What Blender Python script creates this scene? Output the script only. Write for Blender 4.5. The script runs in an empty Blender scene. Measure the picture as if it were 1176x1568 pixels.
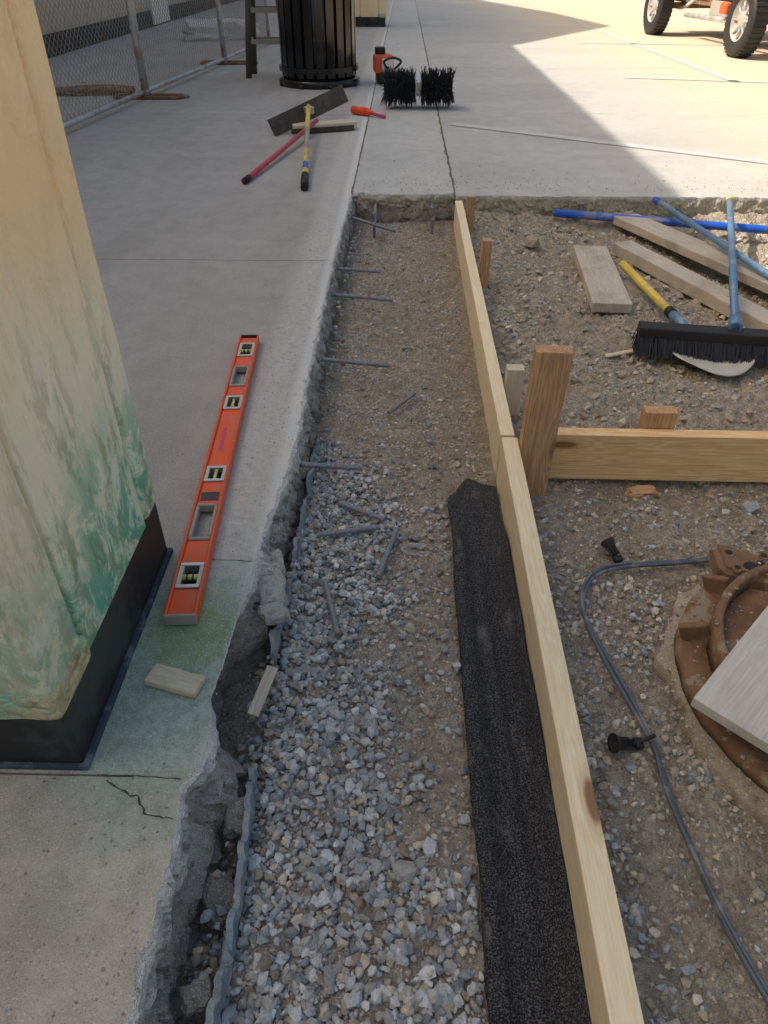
import bpy, bmesh, math, random
import numpy as np
from mathutils import Vector, Matrix, noise, Euler
random.seed(7); RNG=np.random.default_rng(7)
S=bpy.context.scene
rad=math.radians
S.view_settings.view_transform='Standard'; S.view_settings.look='None'; S.view_settings.exposure=0

# ------------------------------------------------------------------ camera
cam=bpy.data.cameras.new("Camera"); co=bpy.data.objects.new("Camera",cam); S.collection.objects.link(co); S.camera=co
cam.sensor_fit='VERTICAL'; cam.sensor_height=36; cam.lens=36*1090/1568
cam.clip_start=.02; cam.clip_end=3000
co.location=(0,0,1.0); co.rotation_euler=(rad(90-38.3),0,rad(1.32))

# ------------------------------------------------------------------ light
EL=45.0
w=bpy.data.worlds.new("World"); S.world=w; w.use_nodes=True
nt=w.node_tree; bg=nt.nodes['Background']; sky=nt.nodes.new('ShaderNodeTexSky'); sky.sky_type='NISHITA'
sky.sun_disc=False; sky.sun_elevation=rad(EL); sky.sun_rotation=rad(270); sky.air_density=1.9; sky.dust_density=9.0; sky.ozone_density=1.0
nt.links.new(sky.outputs[0],bg.inputs[0]); bg.inputs[1].default_value=.15
sl=bpy.data.lights.new("Sun",'SUN'); so=bpy.data.objects.new("Sun",sl); S.collection.objects.link(so)
sl.energy=5.0; sl.angle=rad(.5); sl.color=(1,.92,.80); so.rotation_euler=(0,-rad(90-EL),0); so.location=(-5,0,12)

# ------------------------------------------------------------------ material helpers
class N:
    def __init__(s,name):
        s.m=bpy.data.materials.new(name); s.m.use_nodes=True; s.t=s.m.node_tree; s.b=s.t.nodes['Principled BSDF']
    def new(s,ty): return s.t.nodes.new(ty)
    def link(s,a,b): s.t.links.new(a,b)
    def pos(s): return s.new('ShaderNodeNewGeometry').outputs['Position']
    def obj(s): return s.new('ShaderNodeTexCoord').outputs['Object']
    def map(s,v,scale=(1,1,1),loc=(0,0,0)):
        n=s.new('ShaderNodeMapping'); n.inputs['Scale'].default_value=scale; n.inputs['Location'].default_value=loc; s.link(v,n.inputs[0]); return n.outputs[0]
    def noise(s,v,sc,det=4,ro=.55,dist=0):
        n=s.new('ShaderNodeTexNoise'); n.inputs['Scale'].default_value=sc; n.inputs['Detail'].default_value=min(det,5); n.inputs['Roughness'].default_value=ro; n.inputs['Distortion'].default_value=dist
        s.link(v,n.inputs['Vector']); return n.outputs['Fac']
    def vor(s,v,sc,feat='F1',out='Distance'):
        n=s.new('ShaderNodeTexVoronoi'); n.feature=feat; n.inputs['Scale'].default_value=sc; s.link(v,n.inputs['Vector']); return n.outputs[out]
    def rng(s,v,a,b,c=0,d=1,smooth=True):
        n=s.new('ShaderNodeMapRange'); n.interpolation_type='SMOOTHSTEP' if smooth else 'LINEAR'
        s.link(v,n.inputs[0]); n.inputs[1].default_value=a; n.inputs[2].default_value=b; n.inputs[3].default_value=c; n.inputs[4].default_value=d; return n.outputs[0]
    def math(s,op,a,b=None):
        n=s.new('ShaderNodeMath'); n.operation=op
        for i,x in enumerate((a,b)):
            if x is None: continue
            if isinstance(x,(int,float)): n.inputs[i].default_value=x
            else: s.link(x,n.inputs[i])
        return n.outputs[0]
    def mix(s,f,a,b,mode='MIX'):
        n=s.new('ShaderNodeMix'); n.data_type='RGBA'; n.blend_type=mode
        if isinstance(f,(int,float)): n.inputs[0].default_value=f
        else: s.link(f,n.inputs[0])
        for i,x in ((6,a),(7,b)):
            if isinstance(x,tuple): n.inputs[i].default_value=(*x[:3],1)
            else: s.link(x,n.inputs[i])
        return n.outputs[2]
    def sep(s,v):
        n=s.new('ShaderNodeSeparateXYZ'); s.link(v,n.inputs[0]); return n.outputs
    def dist(s,v,c,scale=(1,1,1)):
        m=s.new('ShaderNodeVectorMath'); m.operation='SUBTRACT'; s.link(v,m.inputs[0]); m.inputs[1].default_value=c
        q=s.new('ShaderNodeVectorMath'); q.operation='MULTIPLY'; s.link(m.outputs[0],q.inputs[0]); q.inputs[1].default_value=scale
        l=s.new('ShaderNodeVectorMath'); l.operation='LENGTH'; s.link(q.outputs[0],l.inputs[0]); return l.outputs['Value']
    def bump(s,h,st=.3,d=.01):
        n=s.new('ShaderNodeBump'); n.inputs['Strength'].default_value=st; n.inputs['Distance'].default_value=d; s.link(h,n.inputs['Height']); s.link(n.outputs[0],s.b.inputs['Normal'])
    def out(s,col,rough=.85,metal=0,spec=.3):
        if isinstance(col,tuple): s.b.inputs['Base Color'].default_value=(*col[:3],1)
        else: s.link(col,s.b.inputs['Base Color'])
        if isinstance(rough,(int,float)): s.b.inputs['Roughness'].default_value=rough
        else: s.link(rough,s.b.inputs['Roughness'])
        s.b.inputs['Metallic'].default_value=metal; s.b.inputs['Specular IOR Level'].default_value=spec
        return s.m

def plain(name,c,rough=.5,metal=0,var=.25,sc=25,spec=.4,dirt=None,bump=.05,useobj=True):
    n=N(name); v=n.obj() if useobj else n.pos()
    a=tuple(x*(1-var) for x in c); b=tuple(min(1,x*(1+var)) for x in c)
    f=n.noise(v,sc,5,.6); col=n.mix(f,a,b)
    if dirt:
        d=n.rng(n.noise(v,sc*.6,6,.7),.5,.62); col=n.mix(n.math('MULTIPLY',d,.6),col,dirt)
    n.bump(n.noise(v,sc*6,3),bump,.003)
    return n.out(col,n.rng(f,0,1,max(.05,rough-.12),min(1,rough+.15)),metal,spec)

def concrete(name,c1,c2,kind=None,agg=.5,spk=1.0):
    n=N(name); p=n.pos()
    big=n.noise(p,.9,5,.6); med=n.noise(p,9,5,.65); fine=n.noise(p,160,3,.6); vf=n.noise(p,420,2,.5); mid=n.noise(p,48,4,.7)
    col=n.mix(n.rng(big,.3,.7),c1,c2)
    col=n.mix(n.rng(med,.35,.7,0,.4),col,tuple(x*.68 for x in c1))
    x,y,z=n.sep(p)
    nr=None
    if kind=='walk':
        col=n.mix(n.rng(y,5.0,2.0,0,.25),col,(.46,.42,.385))
        st=n.rng(n.noise(n.map(p,(1.6,.5,1)),2.2,5,.7),.46,.66); col=n.mix(n.math('MULTIPLY',st,.35),col,(.34,.31,.285))
        lip=n.rng(n.math('ADD',x,n.math('MULTIPLY',med,.03)),-.43,-.365,0,.7)
        col=n.mix(lip,col,n.mix(n.rng(mid,.35,.65),(.68,.66,.63),(.58,.56,.53)))
        col=n.mix(n.rng(n.math('ADD',x,n.math('MULTIPLY',mid,.02)),-.305,-.275,0,.7),col,(.80,.79,.77))
        wob=n.math('ADD',y,n.math('MULTIPLY',n.math('SUBTRACT',med,.5),.04))
        nr=n.rng(wob,.64,.585)
        col=n.mix(n.math('MULTIPLY',nr,.9),col,n.mix(n.rng(med,.3,.7),(.66,.59,.50),(.46,.40,.33)))
        g=n.rng(n.math('ADD',n.dist(p,(-.40,.80,0),(2.0,.9,1)),n.math('MULTIPLY',n.noise(p,14,5,.7),.45)),.64,.34)
        col=n.mix(n.math('MULTIPLY',g,.62),col,n.mix(n.rng(mid,.4,.6),(.36,.52,.43),(.24,.37,.30)))
        g2=n.rng(n.math('ADD',n.dist(p,(-.38,.90,0),(1,.9,1)),n.math('MULTIPLY',n.noise(p,40,5,.8),.22)),.24,.14)
        col=n.mix(n.math('MULTIPLY',g2,.65),col,(.24,.33,.12))
        sp=n.rng(n.vor(p,26),.10,.06); sel=n.rng(n.noise(p,2.5,2),.5,.6)
        col=n.mix(n.math('MULTIPLY',n.math('MULTIPLY',sp,sel),.6),col,(.20,.19,.17))
    if kind=='street':
        tr=n.rng(n.noise(n.map(p,(.35,.9,1)),1.2,5,.65),.42,.62)
        col=n.mix(n.math('MULTIPLY',tr,.35),col,tuple(x*.68 for x in c1))
        sun_warm=n.rng(x,1.0,3.4,0,.8); col=n.mix(sun_warm,col,(.74,.60,.41))  # warm sunlight painted into the street colour on its sunlit side
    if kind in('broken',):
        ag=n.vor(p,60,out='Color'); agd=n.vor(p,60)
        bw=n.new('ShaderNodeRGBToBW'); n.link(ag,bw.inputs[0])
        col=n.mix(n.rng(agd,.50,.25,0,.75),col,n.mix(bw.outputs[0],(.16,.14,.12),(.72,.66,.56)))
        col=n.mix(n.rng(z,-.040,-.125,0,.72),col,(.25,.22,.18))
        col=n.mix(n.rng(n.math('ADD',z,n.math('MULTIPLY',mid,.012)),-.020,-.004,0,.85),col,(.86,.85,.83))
    col=n.mix(n.rng(mid,.52,.70,0,.30),col,tuple(x*.62 for x in c1))
    sp=n.rng(vf,.58,.68); col=n.mix(n.math('MULTIPLY',sp,.55*spk),col,(.15,.135,.12))
    sp2=n.rng(n.noise(p,260,2),.57,.68); col=n.mix(n.math('MULTIPLY',sp2,.45*spk),col,(.85,.83,.79))
    h=n.math('ADD',n.math('MULTIPLY',fine,.7),n.math('ADD',n.math('MULTIPLY',vf,.4),n.math('MULTIPLY',med,.8)))
    if nr is not None:
        pit=n.rng(n.vor(n.map(p,(1,1,1)),75),.20,.08); sel=n.math('MULTIPLY',n.math('MULTIPLY',pit,nr),n.rng(mid,.46,.6))
        col=n.mix(n.math('MULTIPLY',sel,.6),col,(.26,.21,.16)); h=n.math('SUBTRACT',h,n.math('MULTIPLY',sel,.7))
    n.bump(h,.8 if kind!='broken' else 1.0,.005 if kind!='broken' else .014)
    return n.out(col,.9,0,.2)

M={}
M['walk']=concrete('walk_concrete',(.49,.46,.435),(.56,.53,.505),'walk')
M['street']=concrete('street_concrete',(.55,.545,.54),(.61,.60,.585),'street',spk=.7)
M['patch']=concrete('patch_concrete',(.58,.575,.56),(.65,.64,.62),None,spk=.6)
M['broken']=concrete('broken_concrete',(.60,.58,.55),(.72,.70,.66),'broken')
M['brokeny']=concrete('broken_concrete_tan',(.66,.58,.42),(.74,.67,.52),'broken')
M['stucco']=concrete('stucco',(.62,.52,.43),(.68,.58,.50),None,spk=.3)

def vcol(name,att='Col',rough=.9,terr=False):
    n=N(name); a=n.new('ShaderNodeAttribute'); a.attribute_name=att; p=n.pos()
    if terr:
        f=n.noise(p,60,5,.75); g=n.noise(p,330,3,.6); c=n.vor(p,38); 
        col=n.mix(n.rng(f,.25,.75),n.mix(.60,a.outputs['Color'],(.21,.165,.12)),n.mix(.42,a.outputs['Color'],(.82,.74,.62)))
        col=n.mix(n.rng(c,.35,.65,0,.35),col,(.23,.18,.13))
        col=n.mix(n.rng(g,.55,.7,0,.65),col,(.76,.70,.61)); col=n.mix(n.rng(g,.45,.3,0,.6),col,(.17,.135,.10))
        h=n.math('ADD',n.math('MULTIPLY',n.vor(p,130),-.6),n.math('ADD',n.math('SUBTRACT',n.math('MULTIPLY',f,1.3),n.math('MULTIPLY',c,.8)),n.math('MULTIPLY',g,.4)))
        n.bump(h,1.0,.011)
    else:
        f=n.noise(p,220,4,.65); col=n.mix(.75,a.outputs['Color'],n.mix(n.rng(f,.3,.7),(.6,.6,.6),(1,1,1)),'MULTIPLY')
        d=n.noise(p,50,4,.7); col=n.mix(n.rng(d,.5,.68,0,.45),col,(.60,.53,.44))
        n.bump(f,.6,.002)
    return n.out(col,rough,0,.25)
M['soil']=vcol('soil',terr=True); M['stone']=vcol('crushed_stone')

def wood(name,c1,c2,knots=True,weather=0,sc=1):
    n=N(name); v=n.obj()
    oi=n.new('ShaderNodeObjectInfo'); 
    add=n.new('ShaderNodeVectorMath'); add.operation='ADD'; n.link(v,add.inputs[0])
    mul=n.math('MULTIPLY',oi.outputs['Random'],13.0); cmb=n.new('ShaderNodeCombineXYZ'); n.link(mul,cmb.inputs[0]); n.link(mul,cmb.inputs[1]); n.link(cmb.outputs[0],add.inputs[1]); v=add.outputs[0]
    kv=n.map(v,(2.6,9,9)); kd=n.vor(kv,1.0)
    gm=n.map(v,(1.2*sc,26*sc,26*sc))
    g=n.noise(gm,1.6,4,.6,1.2)
    wv=n.math('FRACT',n.math('MULTIPLY',n.math('ADD',g,n.math('MULTIPLY',n.rng(kd,.0,.35,1,0),.35)),7.0))
    wv=n.rng(n.math('ABSOLUTE',n.math('SUBTRACT',wv,.5)),.0,.5)
    fib=n.noise(n.map(v,(8,260,260)),1.5,3,.6)
    col=n.mix(n.math('MULTIPLY',wv,.75),c1,c2)
    col=n.mix(n.rng(fib,.35,.7,0,.30),col,tuple(x*.68 for x in c2))
    if knots:
        k=n.rng(kd,.12,.07); ring=n.rng(kd,.20,.12); col=n.mix(n.math('MULTIPLY',ring,.35),col,(.50,.26,.10)); col=n.mix(n.math('MULTIPLY',k,.85),col,(.24,.11,.045))
    if weather:
        st=n.noise(v,7,5,.7); col=n.mix(n.math('MULTIPLY',n.rng(st,.35,.65),weather),col,(.50,.46,.41))
        col=n.mix(n.math('MULTIPLY',n.rng(n.noise(v,3,5,.7),.5,.62),weather*.6),col,(.20,.16,.12))
    col=n.mix(n.math('MULTIPLY',n.rng(n.noise(v,11,5,.7),.58,.72),.25),col,(.46,.38,.29))
    n.bump(n.math('ADD',fib,n.math('MULTIPLY',wv,.3)),.3,.0018)
    return n.out(col,.7,0,.3)
M['pine']=wood('new_pine',(.98,.84,.60),(.90,.70,.44))
M['pineo']=wood('orange_pine',(.98,.70,.40),(.80,.44,.18))
M['pinebr']=wood('brown_stake_wood',(.72,.44,.23),(.42,.20,.085),weather=.15)
M['wgrey']=wood('weathered_lumber',(.68,.60,.50),(.48,.39,.30),True,.55)
M['ply']=wood('weathered_plywood',(.72,.68,.61),(.60,.55,.48),False,.35)

M['orange']=plain('orange_paint',(.95,.115,.028),.42,0,.15,30,.5,dirt=(.60,.20,.12))
M['orangeflu']=plain('fluorescent_orange',(.95,.10,.02),.5,0,.1)
M['rubber']=plain('black_rubber',(.025,.025,.027),.6,0,.3,40,.4)
M['dark']=plain('dark_recess',(.03,.03,.035),.8)
M['crackd']=plain('crack_dirt',(.085,.08,.07),.9,0,.6,60,.2,bump=.4,useobj=False)
M['jointdirt']=plain('joint_dirt',(.20,.175,.14),.9,0,.5,8,.2,bump=.4,useobj=False)
M['blackgloss']=plain('black_gloss_paint',(.012,.012,.013),.16,.0,.2,6,.6,bump=.02)
M['plinth']=plain('black_plinth_paint',(.022,.024,.028),.5,0,.5,9,.4,dirt=(.07,.085,.09),bump=.15)
M['navy']=plain('felt_flashing',(.05,.07,.10),.7,0,.4,20,.3,dirt=(.22,.27,.30),bump=.4)
M['alu']=plain('aluminium',(.62,.62,.62),.4,.8,.15)
M['galv']=plain('galvanised_steel',(.60,.61,.62),.5,.5,.3,12,dirt=(.36,.20,.11))
M['fwire']=plain('fence_wire',(.34,.33,.32),.6,.3,.3,12,dirt=(.30,.18,.11))
M['rebar']=plain('rebar_steel',(.23,.26,.32),.55,.2,.35,60,.4,dirt=(.36,.20,.12),bump=.3)
M['rust']=plain('rusted_iron',(.25,.145,.085),.9,.0,.55,26,.25,dirt=(.44,.37,.29),bump=1.0)
M['vial']=plain('level_vial',(.72,.70,.20),.15,0,.1,30,.6)
M['frost']=plain('clear_acrylic',(.60,.58,.50),.2,0,.1,30,.6)
M['label']=plain('dark_label',(.06,.05,.06),.4)
M['blue']=plain('blue_plastic',(.02,.12,.62),.35,0,.2,12,.5,dirt=(.30,.32,.34))
M['bluem']=plain('blue_handle',(.13,.26,.45),.4,.1,.2,12,.5,dirt=(.38,.40,.42))
M['yellow']=plain('yellow_handle',(.82,.60,.10),.45,0,.15,15,.5,dirt=(.45,.38,.28))
M['pink']=plain('magenta_handle',(.66,.07,.15),.45,0,.2,20,.5,dirt=(.40,.20,.2))
M['greyp']=plain('grey_handle',(.40,.37,.34),.5,0,.2,20)
M['brist']=plain('dark_bristle',(.035,.037,.045),.7,0,.5,60,.3)
M['bladem']=plain('dusty_steel_blade',(.075,.058,.048),.55,.1,.4,15,.4,dirt=(.14,.11,.09))
M['white']=plain('white_paint',(.75,.74,.71),.55)
M['paintline']=concrete('worn_line_paint',(.66,.66,.66),(.58,.58,.58),None,spk=.6)
M['dust']=plain('steel_shovel',(.56,.55,.51),.45,.1,.25,14,.4,dirt=(.40,.35,.29))
M['canvas']=plain('car_body_paint',(.30,.22,.14),.5,0,.3,5,dirt=(.12,.10,.08))
M['glass']=plain('dark_glass',(.02,.025,.03),.08,0,.1,3,.6)
M['hose']=plain('pneumatic_hose',(.10,.125,.165),.4,0,.25,40,.5,dirt=(.30,.30,.30))
M['cutwood']=wood('old_wood_offcut',(.80,.70,.54),(.66,.54,.39),False,.2)

def pillar_mat():
    n=N('faux_painted_plaster'); p=n.pos(); x,y,z=n.sep(p)
    st=n.map(p,(1,1,.30)); big=n.noise(st,5,5,.65,.4); med=n.noise(st,16,5,.7,.5); fine=n.noise(n.map(p,(1,1,.4)),55,5,.7)
    blot=n.noise(n.map(p,(1,1,.7)),12,5,.78,.6)
    near=n.rng(y,3.0,2.0)
    base=n.mix(n.rng(big,.3,.7),(.97,.72,.44),(.91,.75,.52))
    base=n.mix(n.rng(blot,.45,.70,0,.40),base,(.72,.56,.33))
    zz=n.math('ADD',z,n.math('MULTIPLY',n.math('SUBTRACT',big,.5),.45))
    lo=n.math('MULTIPLY',n.rng(zz,.76,.46),near)
    col=n.mix(lo,base,n.mix(n.rng(med,.35,.65),(.86,.88,.76),(.94,.90,.74)))
    col=n.mix(n.math('MULTIPLY',n.rng(zz,.46,.16,0,.75),near),col,(.62,.86,.70))
    g=n.math('MULTIPLY',n.math('MULTIPLY',n.rng(blot,.45,.55),n.rng(zz,.50,.16)),near)
    col=n.mix(n.math('MULTIPLY',g,.85),col,(.07,.44,.33))
    g2=n.math('MULTIPLY',n.math('MULTIPLY',n.rng(n.noise(st,26,5,.75),.49,.60),n.rng(zz,.72,.28)),near)
    col=n.mix(n.math('MULTIPLY',g2,.60),col,(.25,.31,.17))
    b=n.rng(n.math('ADD',y,n.math('MULTIPLY',n.math('SUBTRACT',med,.5),.10)),.745,.68)
    col=n.mix(n.math('MULTIPLY',b,.40),col,n.mix(n.rng(med,.35,.65),(.90,.80,.60),(.62,.54,.38)))
    w=n.math('MULTIPLY',n.rng(n.noise(p,9,5,.7),.54,.62),n.rng(z,.6,.2)); col=n.mix(n.math('MULTIPLY',w,.5),col,(.92,.92,.86))
    n.bump(n.math('ADD',n.math('MULTIPLY',med,1.0),n.math('ADD',n.math('MULTIPLY',blot,.8),n.math('MULTIPLY',fine,.4))),.85,.013)
    return n.out(col,.6,0,.35)
M['pillar']=pillar_mat()
def pit_mat():
    n=N('pitted_lip'); p=n.pos(); v=n.vor(p,60); f=n.noise(p,30,5,.7)
    col=n.mix(n.rng(f,.3,.7),(.78,.70,.48),(.46,.44,.27)); col=n.mix(n.rng(n.noise(p,12,4),.5,.65,0,.8),col,(.36,.66,.48))
    n.bump(n.math('SUBTRACT',f,v),1,.015); return n.out(col,.8)
M['lip']=pit_mat()
def felt_mat():
    n=N('black_roofing_felt'); p=n.pos(); f=n.noise(p,380,3,.6); b=n.noise(n.map(p,(1.6,.6,1)),12,5,.7)
    col=n.mix(n.rng(f,.45,.63),(.010,.011,.014),(.14,.14,.155)); 
    d=n.math('MULTIPLY',n.rng(b,.55,.70),.45); col=n.mix(d,col,(.27,.26,.24))
    n.bump(f,.9,.004); return n.out(col,.7,0,.35)
M['felt']=felt_mat()

# ------------------------------------------------------------------ mesh helpers
def link(o,parent=None):
    S.collection.objects.link(o)
    if parent: o.parent=parent
    return o
def empty(name,loc=(0,0,0)):
    e=bpy.data.objects.new(name,None); e.empty_display_size=.1; S.collection.objects.link(e); return e
def mesh(name,vs,fs,mat,parent=None,smooth=False,loc=None,rot=None):
    me=bpy.data.meshes.new(name); me.from_pydata([tuple(v) for v in vs],[],fs); me.update()
    if isinstance(mat,list):
        for m in mat: me.materials.append(m)
    elif mat: me.materials.append(mat)
    if smooth: me.polygons.foreach_set('use_smooth',[True]*len(me.polygons))
    o=bpy.data.objects.new(name,me); link(o,parent)
    if loc is not None: o.location=loc
    if rot is not None: o.rotation_euler=rot
    return o
def box(name,size,loc,mat,parent=None,rot=(0,0,0),bev=.003,seg=2,sub=0,rough=0):
    bm=bmesh.new(); bmesh.ops.create_cube(bm,size=1); bmesh.ops.scale(bm,vec=size,verts=bm.verts)
    if bev>0: bmesh.ops.bevel(bm,geom=list(bm.edges),offset=min(bev,min(size)*.45),segments=seg,profile=.6,affect='EDGES')
    if sub:
        bmesh.ops.subdivide_edges(bm,edges=list(bm.edges),cuts=sub,use_grid_fill=True)
    if rough:
        for v in bm.verts: v.co+=noise.noise_vector(v.co*25+Vector(loc)*7)*rough
    me=bpy.data.meshes.new(name); bm.to_mesh(me); bm.free(); me.materials.append(mat)
    o=bpy.data.objects.new(name,me); link(o,parent); o.location=loc; o.rotation_euler=rot; return o
def beam(name,a,b,wd,th,mat,parent=None,roll=0,bev=.003):
    a=Vector(a); b=Vector(b); d=b-a
    o=box(name,(d.length,wd,th),(a+b)/2,mat,parent,bev=bev)
    q=d.to_track_quat('X','Z'); o.rotation_euler=(q.to_matrix()@Matrix.Rotation(roll,3,'X')).to_euler(); return o
def tube(name,pts,r,mat,parent=None,seg=12,rib=0,caps=True,radii=None):
    pts=[Vector(p) for p in pts]
    if rib:
        q=[]; 
        for i in range(len(pts)-1):
            L=(pts[i+1]-pts[i]).length; k=max(2,int(L/rib))
            for j in range(k): q.append(pts[i].lerp(pts[i+1],j/k))
        q.append(pts[-1]); pts=q; radii=[r*(1.18 if i%2 else .93) for i in range(len(pts))]
    vs=[];fs=[]; up=None
    for i,p in enumerate(pts):
        t=(pts[min(i+1,len(pts)-1)]-pts[max(i-1,0)]).normalized()
        if up is None: up=t.orthogonal().normalized()
        up=(up-t*up.dot(t)).normalized(); s=t.cross(up); rr=radii[i] if radii else r
        for k in range(seg):
            a=2*math.pi*k/seg; vs.append(p+(up*math.cos(a)+s*math.sin(a))*rr)
    for i in range(len(pts)-1):
        for k in range(seg):
            a=i*seg+k; b=i*seg+(k+1)%seg; fs.append((a,b,b+seg,a+seg))
    if caps: fs.append(tuple(range(seg))[::-1]); fs.append(tuple(range((len(pts)-1)*seg,len(pts)*seg)))
    o=mesh(name,vs,fs,mat,parent,smooth=not rib)
    if caps and not rib:
        for pl in list(o.data.polygons)[-2:]: pl.use_smooth=False
    return o
def lathe(name,prof,mat,parent=None,seg=48,loc=(0,0,0),rot=(0,0,0),smooth=True):
    vs=[];fs=[]
    for r,z in prof:
        for k in range(seg):
            a=2*math.pi*k/seg; vs.append((r*math.cos(a),r*math.sin(a),z))
    for i in range(len(prof)-1):
        for k in range(seg): a=i*seg+k;b=i*seg+(k+1)%seg; fs.append((a,b,b+seg,a+seg))
    o=mesh(name,vs,fs,mat,parent,smooth,loc,rot)
    return o
def spline(pts,k=8):
    P=[Vector(p) for p in pts]; out=[]
    for i in range(len(P)-1):
        p0=P[max(i-1,0)];p1=P[i];p2=P[i+1];p3=P[min(i+2,len(P)-1)]
        for j in range(k):
            t=j/k; out.append(.5*((2*p1)+(-p0+p2)*t+(2*p0-5*p1+4*p2-p3)*t*t+(-p0+3*p1-3*p2+p3)*t**3))
    out.append(P[-1]); return out

# ------------------------------------------------------------------ terrain in the excavation
x0,x1,y0,y1,res=-.46,3.6,-1.2,4.1,.01
nx=int(round((x1-x0)/res))+1; ny=int(round((y1-y0)/res))+1
XS=np.linspace(x0,x1,nx); YS=np.linspace(y0,y1,ny)
def sm(a,b,v):
    t=min(1,max(0,(v-a)/(b-a))); return t*t*(3-2*t)
def fbm(x,y,s,o=3,off=0): return noise.fractal(Vector((x*s,y*s,off)),1.0,2.0,o)
H=np.zeros((ny,nx)); C=np.zeros((ny,nx,3))
soil=np.array((.50,.40,.29)); dry=np.array((.64,.54,.415)); dk=np.array((.35,.26,.18)); gr=np.array((.46,.45,.43))
for j,y in enumerate(YS):
    for i,x in enumerate(XS):
        a=fbm(x,y,3,3); b=fbm(x,y,14,3,5); c=fbm(x,y,40,2,9); r=abs(noise.noise(Vector((x*20,y*20,3))))
        if x<.29:
            h=-.135+a*.010+b*.010+c*.006-.008*max(0,.25-r)*4*sm(1.0,1.6,y)*.5
            h+=.028*sm(.14,-.02,abs(x-.08))*sm(.4,1.2,y)*sm(1.7,1.2,y)*.4
            h-=.016*sm(1.3,.7,y)*sm(.05,-.2,x)
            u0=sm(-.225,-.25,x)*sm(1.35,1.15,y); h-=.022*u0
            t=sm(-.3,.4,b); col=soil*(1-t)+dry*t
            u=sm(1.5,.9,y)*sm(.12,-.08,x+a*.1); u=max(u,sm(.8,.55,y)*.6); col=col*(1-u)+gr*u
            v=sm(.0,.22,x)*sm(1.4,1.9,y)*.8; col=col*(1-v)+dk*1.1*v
            col=col*(1-.45*u0)  # shade of the recess along the slab edge put into the soil colour
        else:
            far=sm(1.62,1.75,y)
            h=(-.160+a*.012+b*.014+c*.009)*(1-far)+(-.115+a*.022+b*.020+c*.011)*far
            h+=.03*far*sm(.25,0,abs(y-3.9))
            t=sm(-.2,.5,b+a*.5); col=(soil*(1-t)+dry*t)
            if far>.5: col=col*.5+dry*1.05*.5
            else:
                v=sm(.2,-.2,a); col=col*(1-.5*v)+dk*.5*v
                u=sm(.62,.42,x+b*.1)*.4; col=col*(1-u)+gr*u
        H[j,i]=h; C[j,i]=col
def gz(x,y):
    fx=np.clip((np.asarray(x)-x0)/res,0,nx-1.001); fy=np.clip((np.asarray(y)-y0)/res,0,ny-1.001)
    i=fx.astype(int);j=fy.astype(int);u=fx-i;v=fy-j
    return H[j,i]*(1-u)*(1-v)+H[j,i+1]*u*(1-v)+H[j+1,i]*(1-u)*v+H[j+1,i+1]*u*v
def g(x,y): return float(gz(np.array([x]),np.array([y]))[0])
XX,YY=np.meshgrid(XS,YS)
V=np.stack([XX,YY,H],-1).reshape(-1,3)
idx=np.arange(nx*ny).reshape(ny,nx)
Fq=np.stack([idx[:-1,:-1],idx[:-1,1:],idx[1:,1:],idx[1:,:-1]],-1).reshape(-1,4)
def npmesh(name,V,F,mat,cols=None,smooth=False):
    me=bpy.data.meshes.new(name); k=F.shape[1]
    me.vertices.add(len(V)); me.vertices.foreach_set('co',V.astype(np.float32).ravel())
    me.loops.add(F.size); me.loops.foreach_set('vertex_index',F.astype(np.int32).ravel())
    me.polygons.add(len(F)); me.polygons.foreach_set('loop_start',np.arange(0,F.size,k,dtype=np.int32)); me.polygons.foreach_set('loop_total',np.full(len(F),k,dtype=np.int32))
    me.update(calc_edges=True); me.validate()
    if cols is not None:
        at=me.color_attributes.new('Col','FLOAT_COLOR','POINT'); at.data.foreach_set('color',np.concatenate([cols,np.ones((len(cols),1))],1).astype(np.float32).ravel())
    me.polygons.foreach_set('use_smooth',np.full(len(me.polygons),smooth))
    me.materials.append(mat); o=bpy.data.objects.new(name,me); S.collection.objects.link(o); return o
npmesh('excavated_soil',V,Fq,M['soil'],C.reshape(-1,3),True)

mesh('ground',[(-900,-900,-.32),(900,-900,-.32),(900,900,-.32),(-900,900,-.32)],[(0,1,2,3)],M['street'])

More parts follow.
